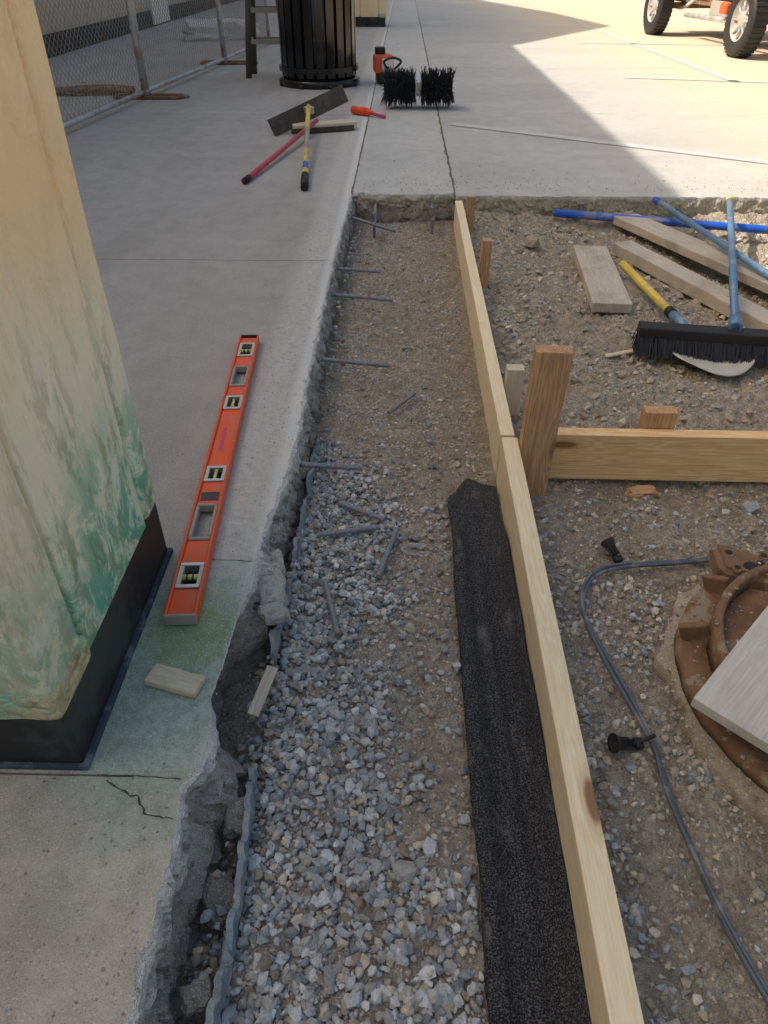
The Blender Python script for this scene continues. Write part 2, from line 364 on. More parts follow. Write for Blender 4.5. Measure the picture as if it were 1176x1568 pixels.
# ------------------------------------------------------------------ stones
t=(1+5**.5)/2
ico=np.array([(-1,t,0),(1,t,0),(-1,-t,0),(1,-t,0),(0,-1,t),(0,1,t),(0,-1,-t),(0,1,-t),(t,0,-1),(t,0,1),(-t,0,-1),(-t,0,1)])/math.sqrt(1+t*t)
icf=np.array([(0,11,5),(0,5,1),(0,1,7),(0,7,10),(0,10,11),(1,5,9),(5,11,4),(11,10,2),(10,7,6),(7,1,8),(3,9,4),(3,4,2),(3,2,6),(3,6,8),(3,8,9),(4,9,5),(2,4,11),(6,2,10),(8,6,7),(9,8,1)])
octv=np.array([(1,0,0),(-1,0,0),(0,1,0),(0,-1,0),(0,0,1),(0,0,-1)],float)
octf=np.array([(0,2,4),(2,1,4),(1,3,4),(3,0,4),(2,0,5),(1,2,5),(3,1,5),(0,3,5)])
def stones(name,xy,size,cols,base=(ico,icf),emb=.25,jit=.28,zoff=None,flat=(.55,.9),tilt=.45):
    n=len(xy); bv,bf=base; m=len(bv)
    v=bv[None]+RNG.uniform(-jit,jit,(n,m,3))
    if base[0] is ico:
        for _ in range(3):
            d=RNG.normal(size=(n,3)); d/=np.linalg.norm(d,axis=1,keepdims=True); lim=RNG.uniform(.45,.75,n)
            dp=np.einsum('nmk,nk->nm',v,d); ex=np.maximum(0,dp-lim[:,None]); v=v-ex[:,:,None]*d[:,None,:]
    sc=np.stack([np.ones(n),RNG.uniform(.6,1,n),RNG.uniform(*flat,n)],1)*(size/2)[:,None]
    v=v*sc[:,None,:]
    yaw=RNG.uniform(0,2*np.pi,n); tl=RNG.normal(0,tilt,n)
    cy,sy=np.cos(yaw),np.sin(yaw); Rz=np.zeros((n,3,3)); Rz[:,0,0]=cy;Rz[:,0,1]=-sy;Rz[:,1,0]=sy;Rz[:,1,1]=cy;Rz[:,2,2]=1
    c,s=np.cos(tl),np.sin(tl); Rx=np.zeros((n,3,3)); Rx[:,0,0]=1;Rx[:,1,1]=c;Rx[:,1,2]=-s;Rx[:,2,1]=s;Rx[:,2,2]=c
    v=np.einsum('nij,njk,nmk->nmi',Rz,Rx,v)
    z=gz(xy[:,0],xy[:,1])+size*emb*.5
    if zoff is not None: z=z+zoff
    v=v+np.stack([xy[:,0],xy[:,1],z],1)[:,None,:]
    F=(bf[None]+(np.arange(n)*m)[:,None,None]).reshape(-1,3)
    cc=np.repeat(cols,m,0)
    return npmesh(name,v.reshape(-1,3),F,M['stone'],cc)
def pick(n,xa,xb,ya,yb,dens):
    out=[]
    while len(out)<n:
        x=random.uniform(xa,xb); y=random.uniform(ya,yb)
        if .245<x<.335 and y<3.85: continue
        if .128<x<.27 and y<1.56 and random.random()<.97: continue
        if random.random()<dens(x,y): out.append((x,y))
    return np.array(out)
greys=np.array([(.49,.53,.58),(.60,.63,.67),(.37,.41,.46),(.72,.73,.74),(.56,.56,.55),(.44,.43,.41),(.28,.31,.35)])
tans=np.array([(.60,.51,.40),(.49,.40,.31),(.71,.63,.52),(.57,.52,.45),(.39,.32,.25),(.66,.56,.43)])
def cols(n,ps): 
    c=np.where((RNG.random(n)<ps)[:,None],greys[RNG.integers(0,len(greys),n)],tans[RNG.integers(0,len(tans),n)]); return np.clip(c*RNG.uniform(.7,1.2,(n,1)),0,1)
def dT(x,y):
    n_=fbm(x,y,6,2,3)
    lim=-.03+n_*.12+ .24*sm(.72,.45,y)
    left=sm(lim+.05,lim-.05,x)*sm(1.74,1.45,y+n_*.2)
    patch=.35*sm(.0,.35,fbm(x,y,11,2,51))*sm(1.1,.6,y)
    return max(left*(.60+.40*sm(-.25,.15,fbm(x,y,9,2,71))),patch,.09*sm(1.9,1.2,y))
xy=pick(4000,-.235,.14,.05,2.0,dT); n=len(xy)
stones('crushed_gravel',xy,RNG.uniform(.011,.022,n)*RNG.choice([1,1,1,1.3],n),cols(n,.86),emb=.6,jit=.20,tilt=.8)
xy=pick(3000,-.26,.14,.05,2.0,dT); n=len(xy)
stones('crushed_gravel.001',xy,RNG.uniform(.006,.013,n),cols(n,.7),emb=.5,jit=.28,tilt=.8)
def dR(x,y):
    n_=fbm(x,y,5,2,13); v=.18+.9*sm(.1,.5,n_+.35*sm(.62,.42,x)+.2*sm(1.3,1.0,abs(y-1.2)+1)); 
    return min(1,v)*(1 if y<1.58 else .45)
xy=pick(7500,.335,1.6,.1,3.9,dR); n=len(xy)
stones('loose_gravel',xy,RNG.uniform(.006,.019,n)*RNG.choice([1,1,1,1.4],n),cols(n,.36),emb=.3,jit=.22,tilt=.7)
xy=pick(2900,-.25,.25,.5,3.9,lambda x,y:.15+.85*sm(-.1,.4,fbm(x,y,7,2,61))); n=len(xy)
stones('trench_pebbles',xy,RNG.uniform(.006,.016,n),cols(n,.30),emb=.2,jit=.22)
xy=pick(26000,-.31,.25,.05,3.93,lambda x,y:.35+.65*sm(-.2,.4,fbm(x,y,9,2,21))); n=len(xy)
stones('trench_grit',xy,RNG.uniform(.003,.009,n),cols(n,.40),(octv,octf),emb=.2,jit=.35)
xy=pick(36000,.33,2.1,.1,3.93,lambda x,y:.35+.65*sm(-.2,.4,fbm(x,y,7,2,31))); n=len(xy)
stones('surface_grit',xy,RNG.uniform(.003,.010,n),cols(n,.22),(octv,octf),emb=.2,jit=.35)
xy=pick(560,.34,2.1,1.65,3.85,lambda x,y:.2+.8*sm(0,.5,fbm(x,y,4,2,41))); n=len(xy)
stones('soil_clods',xy,RNG.uniform(.014,.04,n),np.clip(cols(n,0)*1.0,0,1),emb=.35)
xy=pick(110,-.22,.2,1.0,3.8,lambda x,y:1.); n=len(xy)
stones('trench_clods',xy,RNG.uniform(.012,.028,n),cols(n,.3),emb=.4)
big=np.array([(-.06,.80),(.02,.52),(.06,.56),(.62,3.45),(1.0,1.45),(.93,1.5),(-.05,1.52)]); stones('rocks',big,np.array([.03,.045,.035,.09,.06,.05,.03]),cols(7,.5)*.95,emb=.5,jit=.15)
n=420; xy=np.stack([-.30-np.abs(RNG.normal(0,.10,n)),RNG.uniform(.2,3.9,n)],1); stones('concrete_crumbs',xy,RNG.uniform(.002,.0055,n),cols(n,.5),(octv,octf),emb=0,jit=.3,zoff=-gz(xy[:,0],xy[:,1])+.001)
n=500; xy=np.stack([RNG.uniform(-.2,3.2,n),4.0+np.abs(RNG.normal(0,.25,n))],1); stones('dirt_crumbs',xy,RNG.uniform(.003,.010,n),cols(n,.2),(octv,octf),emb=0,jit=.3,zoff=-gz(xy[:,0],xy[:,1])+.002)

# ------------------------------------------------------------------ pavement slabs
def xe(y):
    pts=[(-1.5,-.31),(.28,-.31),(.50,-.312),(.585,-.322),(.62,-.293),(.76,-.308),(.96,-.300),(1.2,-.288),(1.35,-.275),(1.5,-.262),(1.8,-.268),(2.07,-.272),(2.9,-.276),(3.96,-.26)]
    for (a,b),(c,d) in zip(pts,pts[1:]):
        if a<=y<=c: return b+(d-b)*(y-a)/(c-a)
    return pts[-1][1] if y>3 else pts[0][1]
def slabbox(name,x0,x1,y0,y1,mat,parent=None,z=0,th=.25):
    vs=[(x0,y0,z),(x1,y0,z),(x1,y1,z),(x0,y1,z),(x0,y0,z-th),(x1,y0,z-th),(x1,y1,z-th),(x0,y1,z-th)]
    return mesh(name,vs,[(0,1,2,3),(0,4,5,1),(1,5,6,2),(2,6,7,3),(3,7,4,0)],mat,parent)
sw=empty('sidewalk')
for k,(a,b) in enumerate([(-8,-.9),(-.9,.598),(.602,2.917),(2.923,3.96),(3.96,6.197),(6.205,9.4),(9.408,12.6),(12.608,80)]):
    xr=-.40 if b<=3.97 else -.262
    slabbox('slab_%d'%k,-12,xr,a,b,M['walk'],sw)
mesh('joint_filler',[(-12,-8,-.012),(-.40,-8,-.012),(-.40,3.96,-.012),(-.25,3.96,-.012),(-.25,80,-.012),(-12,80,-.012)],[(0,1,2,3,4,5)],M['jointdirt'],sw)
def edge_strip(name,path,nrm,inner,mats,parent,prof,amp=.010,seed=0,chip=.006):
    vs=[];fs=[];mi=[]
    ins=[1,.75,.5,.3,.15,.06,.02,0]; nr=len(ins)+len(prof)
    for s,(p,nv) in enumerate(zip(path,nrm)):
        ch=max(0,noise.noise(Vector((p[0]*22,p[1]*22,seed)))-.1)*chip*3.0+max(0,noise.noise(Vector((p[0]*75,p[1]*75,seed))))*chip
        for f in ins:
            ix,iy=inner(p,nv)
            q=Vector((p[0]*(1-f)+ix*f,p[1]*(1-f)+iy*f,0))
            if f<.1: q-=Vector((nv[0],nv[1],0))*ch; q.z-= (ch*.7+.001 if f==0 else (ch*.35 if f<.05 else 0))
            vs.append(q)
        for (o,z) in prof:
            oo=o(p[1],p[0],z) if callable(o) else o
            v1=noise.noise(Vector((p[0]*45,p[1]*45,z*45+seed))); v2=noise.noise(Vector((p[0]*16,p[1]*16,z*22+seed)))
            cell=noise.cell(Vector((p[0]*28+v2*1.5,p[1]*28+v1,z*38+seed+v2)))
            k=sm(-.004,-.035,z)
            nz=(v1*.8+v2*1.5+(cell-.5)*1.1)*amp*(.22+.78*k)
            q=Vector((p[0]+nv[0]*(oo+nz-ch*.6*(1-k)),p[1]+nv[1]*(oo+nz-ch*.6*(1-k)),z+noise.noise(Vector((p[0]*26,p[1]*26,z*40+9)))*.005)); vs.append(q)
    for s in range(len(path)-1):
        for r in range(nr-1):
            a=s*nr+r; fs.append((a,a+1,a+1+nr,a+nr)); mi.append(0 if r<len(ins)-2 else 1)
    o=mesh(name,vs,fs,mats,parent); o.data.polygons.foreach_set('material_index',mi); return o
ys=[-1.2+i*.005 for i in range(int((3.96+1.2)/.005)+1)]
path=[]; 
for y in ys:
    x=xe(y)+noise.noise(Vector((0,y*7,2)))*.0055+noise.noise(Vector((0,y*30,2)))*.003
    path.append((x,y))
def bul(y,x,z):
    t=-z/.16
    near=sm(1.35,.95,y)
    o=.005+.022*t*(1-near*.3)
    o+=near*(.024*sm(-.060,-.115,z))
    o+=near*.006*sm(0,-.02,z)*sm(-.06,-.035,z)
    hole=sm(.17,.05,abs(y-.84)); o-=hole*(.06*sm(-.015,-.04,z)+.02)
    o-=sm(.16,.02,abs(y-.40))*.025*sm(-.03,-.055,z)
    return o
prof=[(bul,-.006-.0080*i) for i in range(22)]
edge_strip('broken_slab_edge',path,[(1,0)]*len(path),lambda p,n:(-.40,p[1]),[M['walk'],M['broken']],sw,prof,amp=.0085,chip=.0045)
def rub(n,ya,yb,s0,s1,z0,z1,nm):
    xy=np.stack([np.zeros(n),RNG.uniform(ya,yb,n)],1); z=RNG.uniform(z0,z1,n)
    xy[:,0]=np.array([xe(y)+.016+(-zz)*.25+.004 for y,zz in zip(xy[:,1],z)])+RNG.normal(0,.006,n)
    return stones(nm,xy,RNG.uniform(s0,s1,n),cols(n,.5),emb=0,jit=.2,zoff=z-gz(xy[:,0],xy[:,1]),tilt=.8)
rub(120,.1,1.35,.010,.026,-.17,-.11,'broken_edge_rubble'); rub(130,1.3,3.9,.010,.024,-.15,-.085,'broken_edge_rubble.001')
n=200; xy=np.stack([RNG.uniform(-.285,-.225,n),RNG.uniform(.15,1.3,n)],1); stones('edge_debris',xy,RNG.uniform(.008,.026,n),cols(n,.5)*.95,emb=.4,jit=.2,tilt=.8)
def seam(name,pts,wd,parent,z=.0012,mat='crackd'):
    vs=[];fs=[]
    P_=[Vector((p[0],p[1],0)) for p in pts]
    for i,p in enumerate(P_):
        t=(P_[min(i+1,len(P_)-1)]-P_[max(i-1,0)]).normalized(); s=Vector((-t.y,t.x,0)); ww=wd*(.35+1.2*abs(noise.noise(p*60)))
        vs+= [p+s*ww/2+Vector((0,0,z)),p-s*ww/2+Vector((0,0,z))]
    for i in range(len(P_)-1): fs.append((2*i,2*i+1,2*i+3,2*i+2))
    return mesh(name,vs,fs,M[mat],parent)
def wob(pts,amp=.004,k=14,f=40):
    q=spline(pts,k); return [Vector((p.x+noise.noise(p*f)*amp,p.y+noise.noise(p*f+Vector((9,3,1)))*amp,0)) for p in q]
seam('joint_crack',wob([(-.455,.60,0),(-.40,.60,0),(-.36,.598,0),(-.325,.596,0)],.003),.0034,sw)
seam('crack',wob([(-.44,.592,0),(-.425,.583,0),(-.40,.572,0),(-.385,.566,0),(-.372,.548,0),(-.360,.538,0),(-.345,.536,0),(-.322,.533,0)],.006,16,90),.0034,sw)
seam('crack_b',wob([(-.405,1.098,0),(-.36,1.096,0),(-.30,1.094,0)],.002),.0022,sw)
seam('joint_b',wob([(-.40,2.92,0),(-.34,2.92,0),(-.285,2.92,0)],.001),.004,sw,mat='jointdirt')

st=empty('street')
slabbox('gutter_strip',-.256,.276,4.02,11.0,M['patch'],st); slabbox('gutter_strip_b',-.256,.276,11.008,80,M['patch'],st)
slabbox('street_slab',.284,60,4.02,9.0,M['street'],st); slabbox('street_slab_b',.284,60,9.008,80,M['street'],st)
slabbox('street_side',3.55,60,-30,4.02,M['street'],st)
slabbox('street_near',-.40,3.55,-30,-1.1,M['street'],st)
mesh('joint_filler',[(-.27,4.0,-.012),(60,4.0,-.012),(60,80,-.012),(-.27,80,-.012)],[(0,1,2,3)],M['jointdirt'],st)
def far_path(xa,xb,yb,f):
    n=int((xb-xa)/.006); P_=[]
    for i in range(n+1):
        x=xa+(xb-xa)*i/n; P_.append((x,yb+f(x)))
    return P_
pp=far_path(-.262,.28,3.955,lambda x:-.012*math.cos((x-.01)*9)+noise.noise(Vector((x*14,0,3)))*.010)
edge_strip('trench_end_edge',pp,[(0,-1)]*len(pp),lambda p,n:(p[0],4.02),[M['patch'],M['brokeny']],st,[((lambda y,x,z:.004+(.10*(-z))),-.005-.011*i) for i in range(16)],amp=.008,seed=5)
pp=far_path(.281,3.6,3.93,lambda x:noise.noise(Vector((x*5,0,6)))*.008)
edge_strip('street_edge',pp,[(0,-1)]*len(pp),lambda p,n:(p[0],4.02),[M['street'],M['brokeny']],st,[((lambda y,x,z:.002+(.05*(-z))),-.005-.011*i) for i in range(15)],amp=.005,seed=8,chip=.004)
def stripe(name,a,b,wd,mat=M['paintline']):
    a=Vector((*a,.004));b=Vector((*b,.004)); t=(b-a).normalized(); s=Vector((-t.y,t.x,0))*wd/2
    return mesh(name,[a+s,a-s,b-s,b+s],[(3,2,1,0)],mat,st)
stripe('worn_line',(.36,5.85),(3.2,4.05),.10)
for k,(a,b) in enumerate([((3.0,16.0),(3.2,8.0)),((2.2,8.3),(6.5,7.3)),((6.0,16),(6.3,8)),((2.4,11.6),(7.0,11.2))]): stripe('parking_line_%d'%k,a,b,.09)
seam('street_crack',wob([(.28,5.9,0),(1.2,6.3,0),(2.4,6.2,0),(3.8,6.7,0)],.03,30,3),.006,st,.002,'jointdirt')
seam('gutter_joint_l',wob([(-.259,3.96,0),(-.257,6,0),(-.262,9,0),(-.259,16,0)],.006,60,9),.012,st,.002,'jointdirt')
seam('gutter_joint_r',wob([(.28,3.96,0),(.275,6,0),(.284,9,0),(.28,16,0)],.016,60,7),.013,st,.002,'jointdirt')

# ------------------------------------------------------------------ filler strips, chunks
def sheet(name,pts,z0,z1,mat,amp=.006,th=.006):
    P_=spline(pts,22); vs=[];fs=[];nv=6
    for p in P_:
        for k in range(nv):
            z=z0+(z1-z0)*k/(nv-1); e=noise.noise(Vector((p.y*20,z*30,2)))*amp+noise.noise(Vector((p.y*70,z*60,2)))*amp*.4
            zz=z+((noise.noise(Vector((p.y*14,5,5)))*.045+noise.noise(Vector((p.y*60,5,5)))*.016) if k==nv-1 else 0)
            vs.append((p.x+e,p.y,zz))
    for i in range(len(P_)-1):
        for k in range(nv-1):
            a=i*nv+k; fs.append((a,a+nv,a+nv+1,a+1))
    o=mesh(name,vs,fs,mat,None,False); m=o.modifiers.new('s','SOLIDIFY'); m.thickness=th; return o
M['filler']=plain('joint_filler_board',(.27,.32,.37),.85,0,.45,30,.2,dirt=(.50,.47,.42),bump=1,useobj=False)
sheet('expansion_joint_board',[(-.240,.10,0),(-.234,.22,0),(-.228,.35,0),(-.226,.48,0),(-.232,.60,0),(-.236,.68,0)],-.19,-.100,M['filler'],.012,.010)
sheet('expansion_joint_board.001',[(-.242,.93,0),(-.236,1.1,0),(-.230,1.3,0),(-.230,1.5,0),(-.228,1.72,0)],-.17,-.100,M['filler'],.010,.008)
def chunk(name,loc,size,rot=(0,0,0),mat=None,seed=0):
    bm=bmesh.new(); bmesh.ops.create_icosphere(bm,subdivisions=3,radius=.5)
    for v in bm.verts:
        c=v.co.copy(); m=max(abs(c.x),abs(c.y),abs(c.z)); v.co=c*(1+.8*(.5/m-1)) 
        v.co+=noise.noise_vector(c*4+Vector((seed,seed,0)))*.13+noise.noise_vector(c*13+Vector((seed,0,0)))*.05
        v.co.x*=size[0]; v.co.y*=size[1]; v.co.z*=size[2]
    me=bpy.data.meshes.new(name); bm.to_mesh(me); bm.free(); me.materials.append(mat or M['broken'])
    o=bpy.data.objects.new(name,me); S.collection.objects.link(o); o.location=loc; o.rotation_euler=rot; return o
for k,(l,s,r) in enumerate([((-.262,1.07,-.045),(.06,.10,.022),(.3,.1,.3)),((-.245,1.00,-.055),(.055,.05,.02),(.1,.3,.6)),((-.262,1.14,-.05),(.035,.07,.02),(.2,0,.2)),
    ((-.255,.605,-.125),(.04,.06,.03),(.2,.2,.1)),((-.262,.345,-.115),(.04,.035,.02),(0,.2,.5)),((-.262,.48,-.14),(.05,.07,.03),(.2,.1,.5))]):
    chunk('concrete_chunk' if k==0 else 'concrete_chunk.%03d'%k,l,s,r,seed=k*3.1)
box('wood_splinter',(.10,.022,.008),(-.245,.83,-.085),M['wgrey'],None,(rad(8),rad(-12),rad(75)),.002)
box('wood_offcut',(.098,.042,.014),(-.380,.777,.0085),M['cutwood'],None,(0,0,rad(-16)),.004,2,3,.002)

# ------------------------------------------------------------------ rebar
k=0
for a,b in [((-.36,2.975,-.045),(-.08,2.94,-.05)),((-.36,2.70,-.048),(-.03,2.65,-.055)),((-.36,2.148,-.05),(-.03,2.10,-.055)),((-.36,1.512,-.036),(-.09,1.508,-.048)),((-.30,3.75,-.05),(-.03,3.52,-.06)),
            ((.16,3.72,-.18),(.155,3.70,.0)),((-.13,3.66,-.18),(-.135,3.64,-.01)),((-.135,4.0,-.05),(-.13,3.60,-.055)),((.16,4.0,-.05),(.158,3.66,-.052))]:
    tube('rebar_dowel' if k==0 else 'rebar_dowel.%03d'%k,[a,b],.0070,M['rebar'],None,10,.006); k+=1
k=0
for (xa,ya),(xb,yb) in [((-.03,1.89),(.05,2.02)),((-.15,1.45),(-.03,1.38)),((-.19,1.31),(-.04,1.34)),((-.04,1.17),(-.0,1.33)),((-.16,1.16),(-.12,1.01))]:
    tube('loose_rebar' if k==0 else 'loose_rebar.%03d'%k,[(xa,ya,g(xa,ya)+.025),(xb,yb,g(xb,yb)+.023)],.0062,M['rebar'],None,10,.006); k+=1

# ------------------------------------------------------------------ form boards and stakes
f1=beam('form_board',(.292,3.83,-.071),(.288,1.60,-.071),.038,.142,M['pine'],None,0,.003)
f2=beam('form_board.001',(.291,1.588,-.0695),(.280,.0,-.0695),.042,.142,M['pine'],None,0,.004)
f3=beam('form_board.002',(.40,1.625,-.072),(2.9,1.60,-.072),.038,.142,M['pineo'],None,0,.003)
def stake(name,x,y,zt,wd=.04,th=.04,mat='pinebr',rz=0,lean=0):
    h=zt+.24; o=box(name,(h,wd,th),(x,y,zt-h/2),M[mat],None,(0,0,0),.003)
    o.rotation_euler=(Matrix.Rotation(rz,3,'Z')@Matrix.Rotation(rad(-90)+lean,3,'Y')).to_euler()
stake('form_stake',.358,1.557,.265,.040,.086,'pinebr',0,.02)
stake('form_stake.001',.345,2.94,.085,.04,.04,'pinebr',0,.02)
stake('form_stake.002',.345,3.72,.05,.03,.04,'pinebr')
stake('form_stake.003',.340,1.90,.045,.04,.05,'cutwood')
stake('form_stake.004',.695,1.665,.045,.04,.085,'pinebr')
chunk('broken_stake_foot',(.665,1.568,-.165),(.08,.04,.04),(0,0,.1),M['pinebr'],4)

# ------------------------------------------------------------------ black felt strip
def felt():
    us=18; vs=[];fs=[]; ysn=[.0+i*.012 for i in range(127)]
    for j,y in enumerate(ysn):
        xl=.132+noise.noise(Vector((0,y*5,1)))*.006+noise.noise(Vector((0,y*26,1)))*.003; xr=.262
        for i in range(us):
            u=i/(us-1); x=xl+(xr-xl)*u
            top=(1.465+.105*min(1,u/.45)) if u<.45 else (1.57-.05*(u-.45)/.55)
            top+=noise.noise(Vector((u*9,0,0)))*.010
            yy=y if y<1.30 else 1.30+(y-1.30)*(top-1.30)/(ysn[-1]-1.30)
            k=1-sm(1.25,1.42,yy)*.85
            z=-.122+(.020*math.exp(-((u-.12)/.16)**2)+.010*math.exp(-((u-.52-.05*math.sin(y*4))/.06)**2)-.006*math.sin(u*math.pi)+.035*max(0,u-.82)/.18)*k+noise.noise(Vector((x*18,y*7,3)))*.009+noise.noise(Vector((x*40,y*22,7)))*.003
            vs.append((x,yy,max(z,g(x,yy)+.004)))
    n=len(ysn)
    for j in range(n-1):
        for i in range(us-1):
            a=j*us+i; fs.append((a,a+1,a+1+us,a+us))
    o=mesh('black_felt_strip',vs,fs,M['felt'],None,True); m=o.modifiers.new('s','SOLIDIFY'); m.thickness=.003; m.offset=1
felt()

# ------------------------------------------------------------------ spirit level
lv=empty('spirit_level')
A=Vector((-.402,.912,0)); B=Vector((-.482,2.135,0)); L=(B-A).length
def part(name,size,loc,mat,bev=.001,rot=(0,0,0)): return box(name,size,loc,mat,lv,rot,bev,1)
Wd=.061; T=.026
part('flange_left',(L,.006,T),(L/2,Wd/2-.003,T/2),M['orange'],.0015); part('flange_right',(L,.006,T),(L/2,-Wd/2+.003,T/2),M['orange'],.0015)
ops=[(.075,.15,'v'),(.22,.345,'h'),(.43,.495,'v'),(.765,.84,'v'),(.895,1.02,'h'),(1.085,1.18,'v')]
cur=.004; segs=[]
for a,b,_ in ops: segs.append((cur,a)); cur=b
segs.append((cur,L-.004))
for k,(a,b) in enumerate(segs): part('web_%d'%k,(b-a,Wd-.0122,.010),((a+b)/2,0,.0135),M['orange'],.0006)
for k,(a,b,ty) in enumerate(ops):
    c=(a+b)/2;l=b-a
    if ty=='h':
        for sx in (-1,1):
            part('grip_end',(.008,.048,.020),(c+sx*(l/2-.005),0,.0135),M['greyp'],.002); part('grip_side',(l-.02,.008,.020),(c,sx*.0205,.0135),M['greyp'],.002)
    else:
        for sx in (-1,1):
            part('vial_end',(.009,.048,.018),(c+sx*(l/2-.006),0,.0135),M['alu'],.001); part('vial_side',(l-.02,.009,.016),(c,sx*.020,.0135),M['frost'],.001)
        part('vial_back',(l-.02,.03,.004),(c,0,.004),M['label'],.0005)
        tube('vial',[(c,-.017,.014),(c,.017,.014)] if k in(0,5) else [(c-.02,0,.014),(c+.02,0,.014)],.0065,M['vial'],lv,14)
        part('vial_band',(.03,.003,.0145),(c,.006,.0145),M['rubber'],.0003); part('vial_band_b',(.03,.003,.0145),(c,-.006,.0145),M['rubber'],.0003)
part('label',(.032,.040,.0008),(.375,0,.0189),M['label'],0)
part('scuff',(.11,.010,.0006),(.62,.004,.0188),M['pink'],0)
part('end_cap_near',(.005,Wd,T+.001),(.0,0,T/2),M['greyp'],.0015); part('end_cap_far',(.005,Wd,T+.001),(L,0,T/2),M['rubber'],.0015)
lv.location=(A.x,A.y,.0035); lv.rotation_euler=(0,0,math.atan2(B.y-A.y,B.x-A.x))

# ------------------------------------------------------------------ pillars
def pillar(name,dx,dy):
    e=empty(name)
    X0,X1,Y0,Y1=-1.0,-.475,.61,1.12
    box('plinth',(X1-X0-.008,Y1-Y0-.008,.16),((X0+X1)/2-.002,(Y0+Y1)/2,.06),M['plinth'],e,(0,0,0),.004)
    box('base_flashing',(X1-X0+.006,Y1-Y0+.006,.012),((X0+X1)/2,(Y0+Y1)/2,.004),M['navy'],e,(0,0,0),.003)
    def tall(nm,xa,xb,ya,yb,z0,z1,bev,mat='pillar'):
        bm=bmesh.new(); bmesh.ops.create_cube(bm,size=1)
        bmesh.ops.scale(bm,vec=(xb-xa,yb-ya,z1-z0),verts=bm.verts); bmesh.ops.translate(bm,vec=((xa+xb)/2,(ya+yb)/2,(z0+z1)/2),verts=bm.verts)
        bmesh.ops.bevel(bm,geom=list(bm.edges),offset=bev,segments=4,profile=.5,affect='EDGES')
        zs=[e_ for e_ in bm.edges if abs(e_.verts[0].co.z-e_.verts[1].co.z)>1]
        bmesh.ops.subdivide_edges(bm,edges=zs,cuts=50,use_grid_fill=True)
        for v in bm.verts: v.co+=noise.noise_vector(Vector((v.co.x*5,v.co.y*5,v.co.z*4)))*.004
        me=bpy.data.meshes.new(nm); bm.to_mesh(me); bm.free(); me.materials.append(M[mat]); me.polygons.foreach_set('use_smooth',[True]*len(me.polygons))
        o=bpy.data.objects.new(nm,me); link(o,e); return o
    zb=.135;zt=1.88
    tall('core',X0+.02,X1-.016,Y0+.02,Y1-.02,.155,zt-.01,.003)
    for nm,a,b,c,d in (('corner_1',X1-.11,X1,Y0,Y0+.115),('corner_2',X1-.07,X1,Y1-.075,Y1),('corner_3',X0,X0+.11,Y0,Y0+.115),('corner_4',X0,X0+.07,Y1-.075,Y1)): tall(nm,a,b,c,d,zb-(.012 if 'r_1' in nm else 0),zt,.016)
    tall('panel_right',X1-.05,X1-.002,Y0+.123,Y1-.083,zb,zt,.006)
    tall('panel_left',X0+.002,X0+.05,Y0+.122,Y1-.082,zb,zt,.006)
    tall('panel_front',X0+.117,X1-.117,Y0+.002,Y0+.05,zb,zt,.006); tall('panel_back',X0+.077,X1-.077,Y1-.05,Y1-.002,zb,zt,.006)
    box('pitted_lip',(.118,.125,.055),(X1-.055,Y0+.054,.158),M['lip'],e,(0,0,0),.014,3,3,.004)
    box('cap',(X1-X0+.06,Y1-Y0+.06,.05),((X0+X1)/2,(Y0+Y1)/2,zt+.022),M['pillar'],e,(0,0,0),.015)
    e.location=(dx,dy,0); return e
pillar('painted_pillar',0,0)
pillar('painted_pillar.001',.17,13.55)
pillar('painted_pillar.002',.0,-6.2)

# ------------------------------------------------------------------ storefront building (its parapet throws the long shadow)
bd=empty('storefront_building')
def bx(nm,xa,xb,ya,yb,za,zb,mat,bev=0): return box(nm,(xb-xa,yb-ya,zb-za),((xa+xb)/2,(ya+yb)/2,(za+zb)/2),mat,bd,(0,0,0),bev)
bx('wall',-4.6,-4.2,-9,40,0,5.65,M['stucco']); bx('wall_plinth',-4.2,-4.16,-9,40,0,.22,M['plinth'])
bx('back_volume',-12,-4.6,-9,40,0,5.0,M['stucco'])
for k,yy in enumerate((2.0,6.2,10.4,17.5)):
    bx('window_frame_%d'%k,-4.205,-4.15,yy,yy+2.4,.85,2.65,M['white'],.01); bx('window_glass_%d'%k,-4.16,-4.14,yy+.08,yy+2.32,.93,2.57,M['glass'])
    bx('mullion_%d'%k,-4.15,-4.125,yy+1.17,yy+1.23,.93,2.57,M['white'])
bx('door',-4.2,-4.13,14.2,15.2,.02,2.2,M['white'],.01); bx('door_glass',-4.135,-4.12,14.32,15.08,.9,2.05,M['glass'])
bx('string_course',-4.2,-4.14,-9,40,3.3,3.42,M['white'],.01)
pr=[(11.3,5.65),(14.44,7.65),(17.56,7.24),(22,6.2),(25.5,5.65)]
vs=[(x,y,z) for x in (-4.6,-4.2) for y,z in pr]; n=len(pr)
mesh('gable_parapet',vs,[tuple(range(n)),tuple(range(n,2*n))[::-1]]+[(i,i+n,(i+1)%n+n,(i+1)%n) for i in range(n)],M['stucco'],bd)

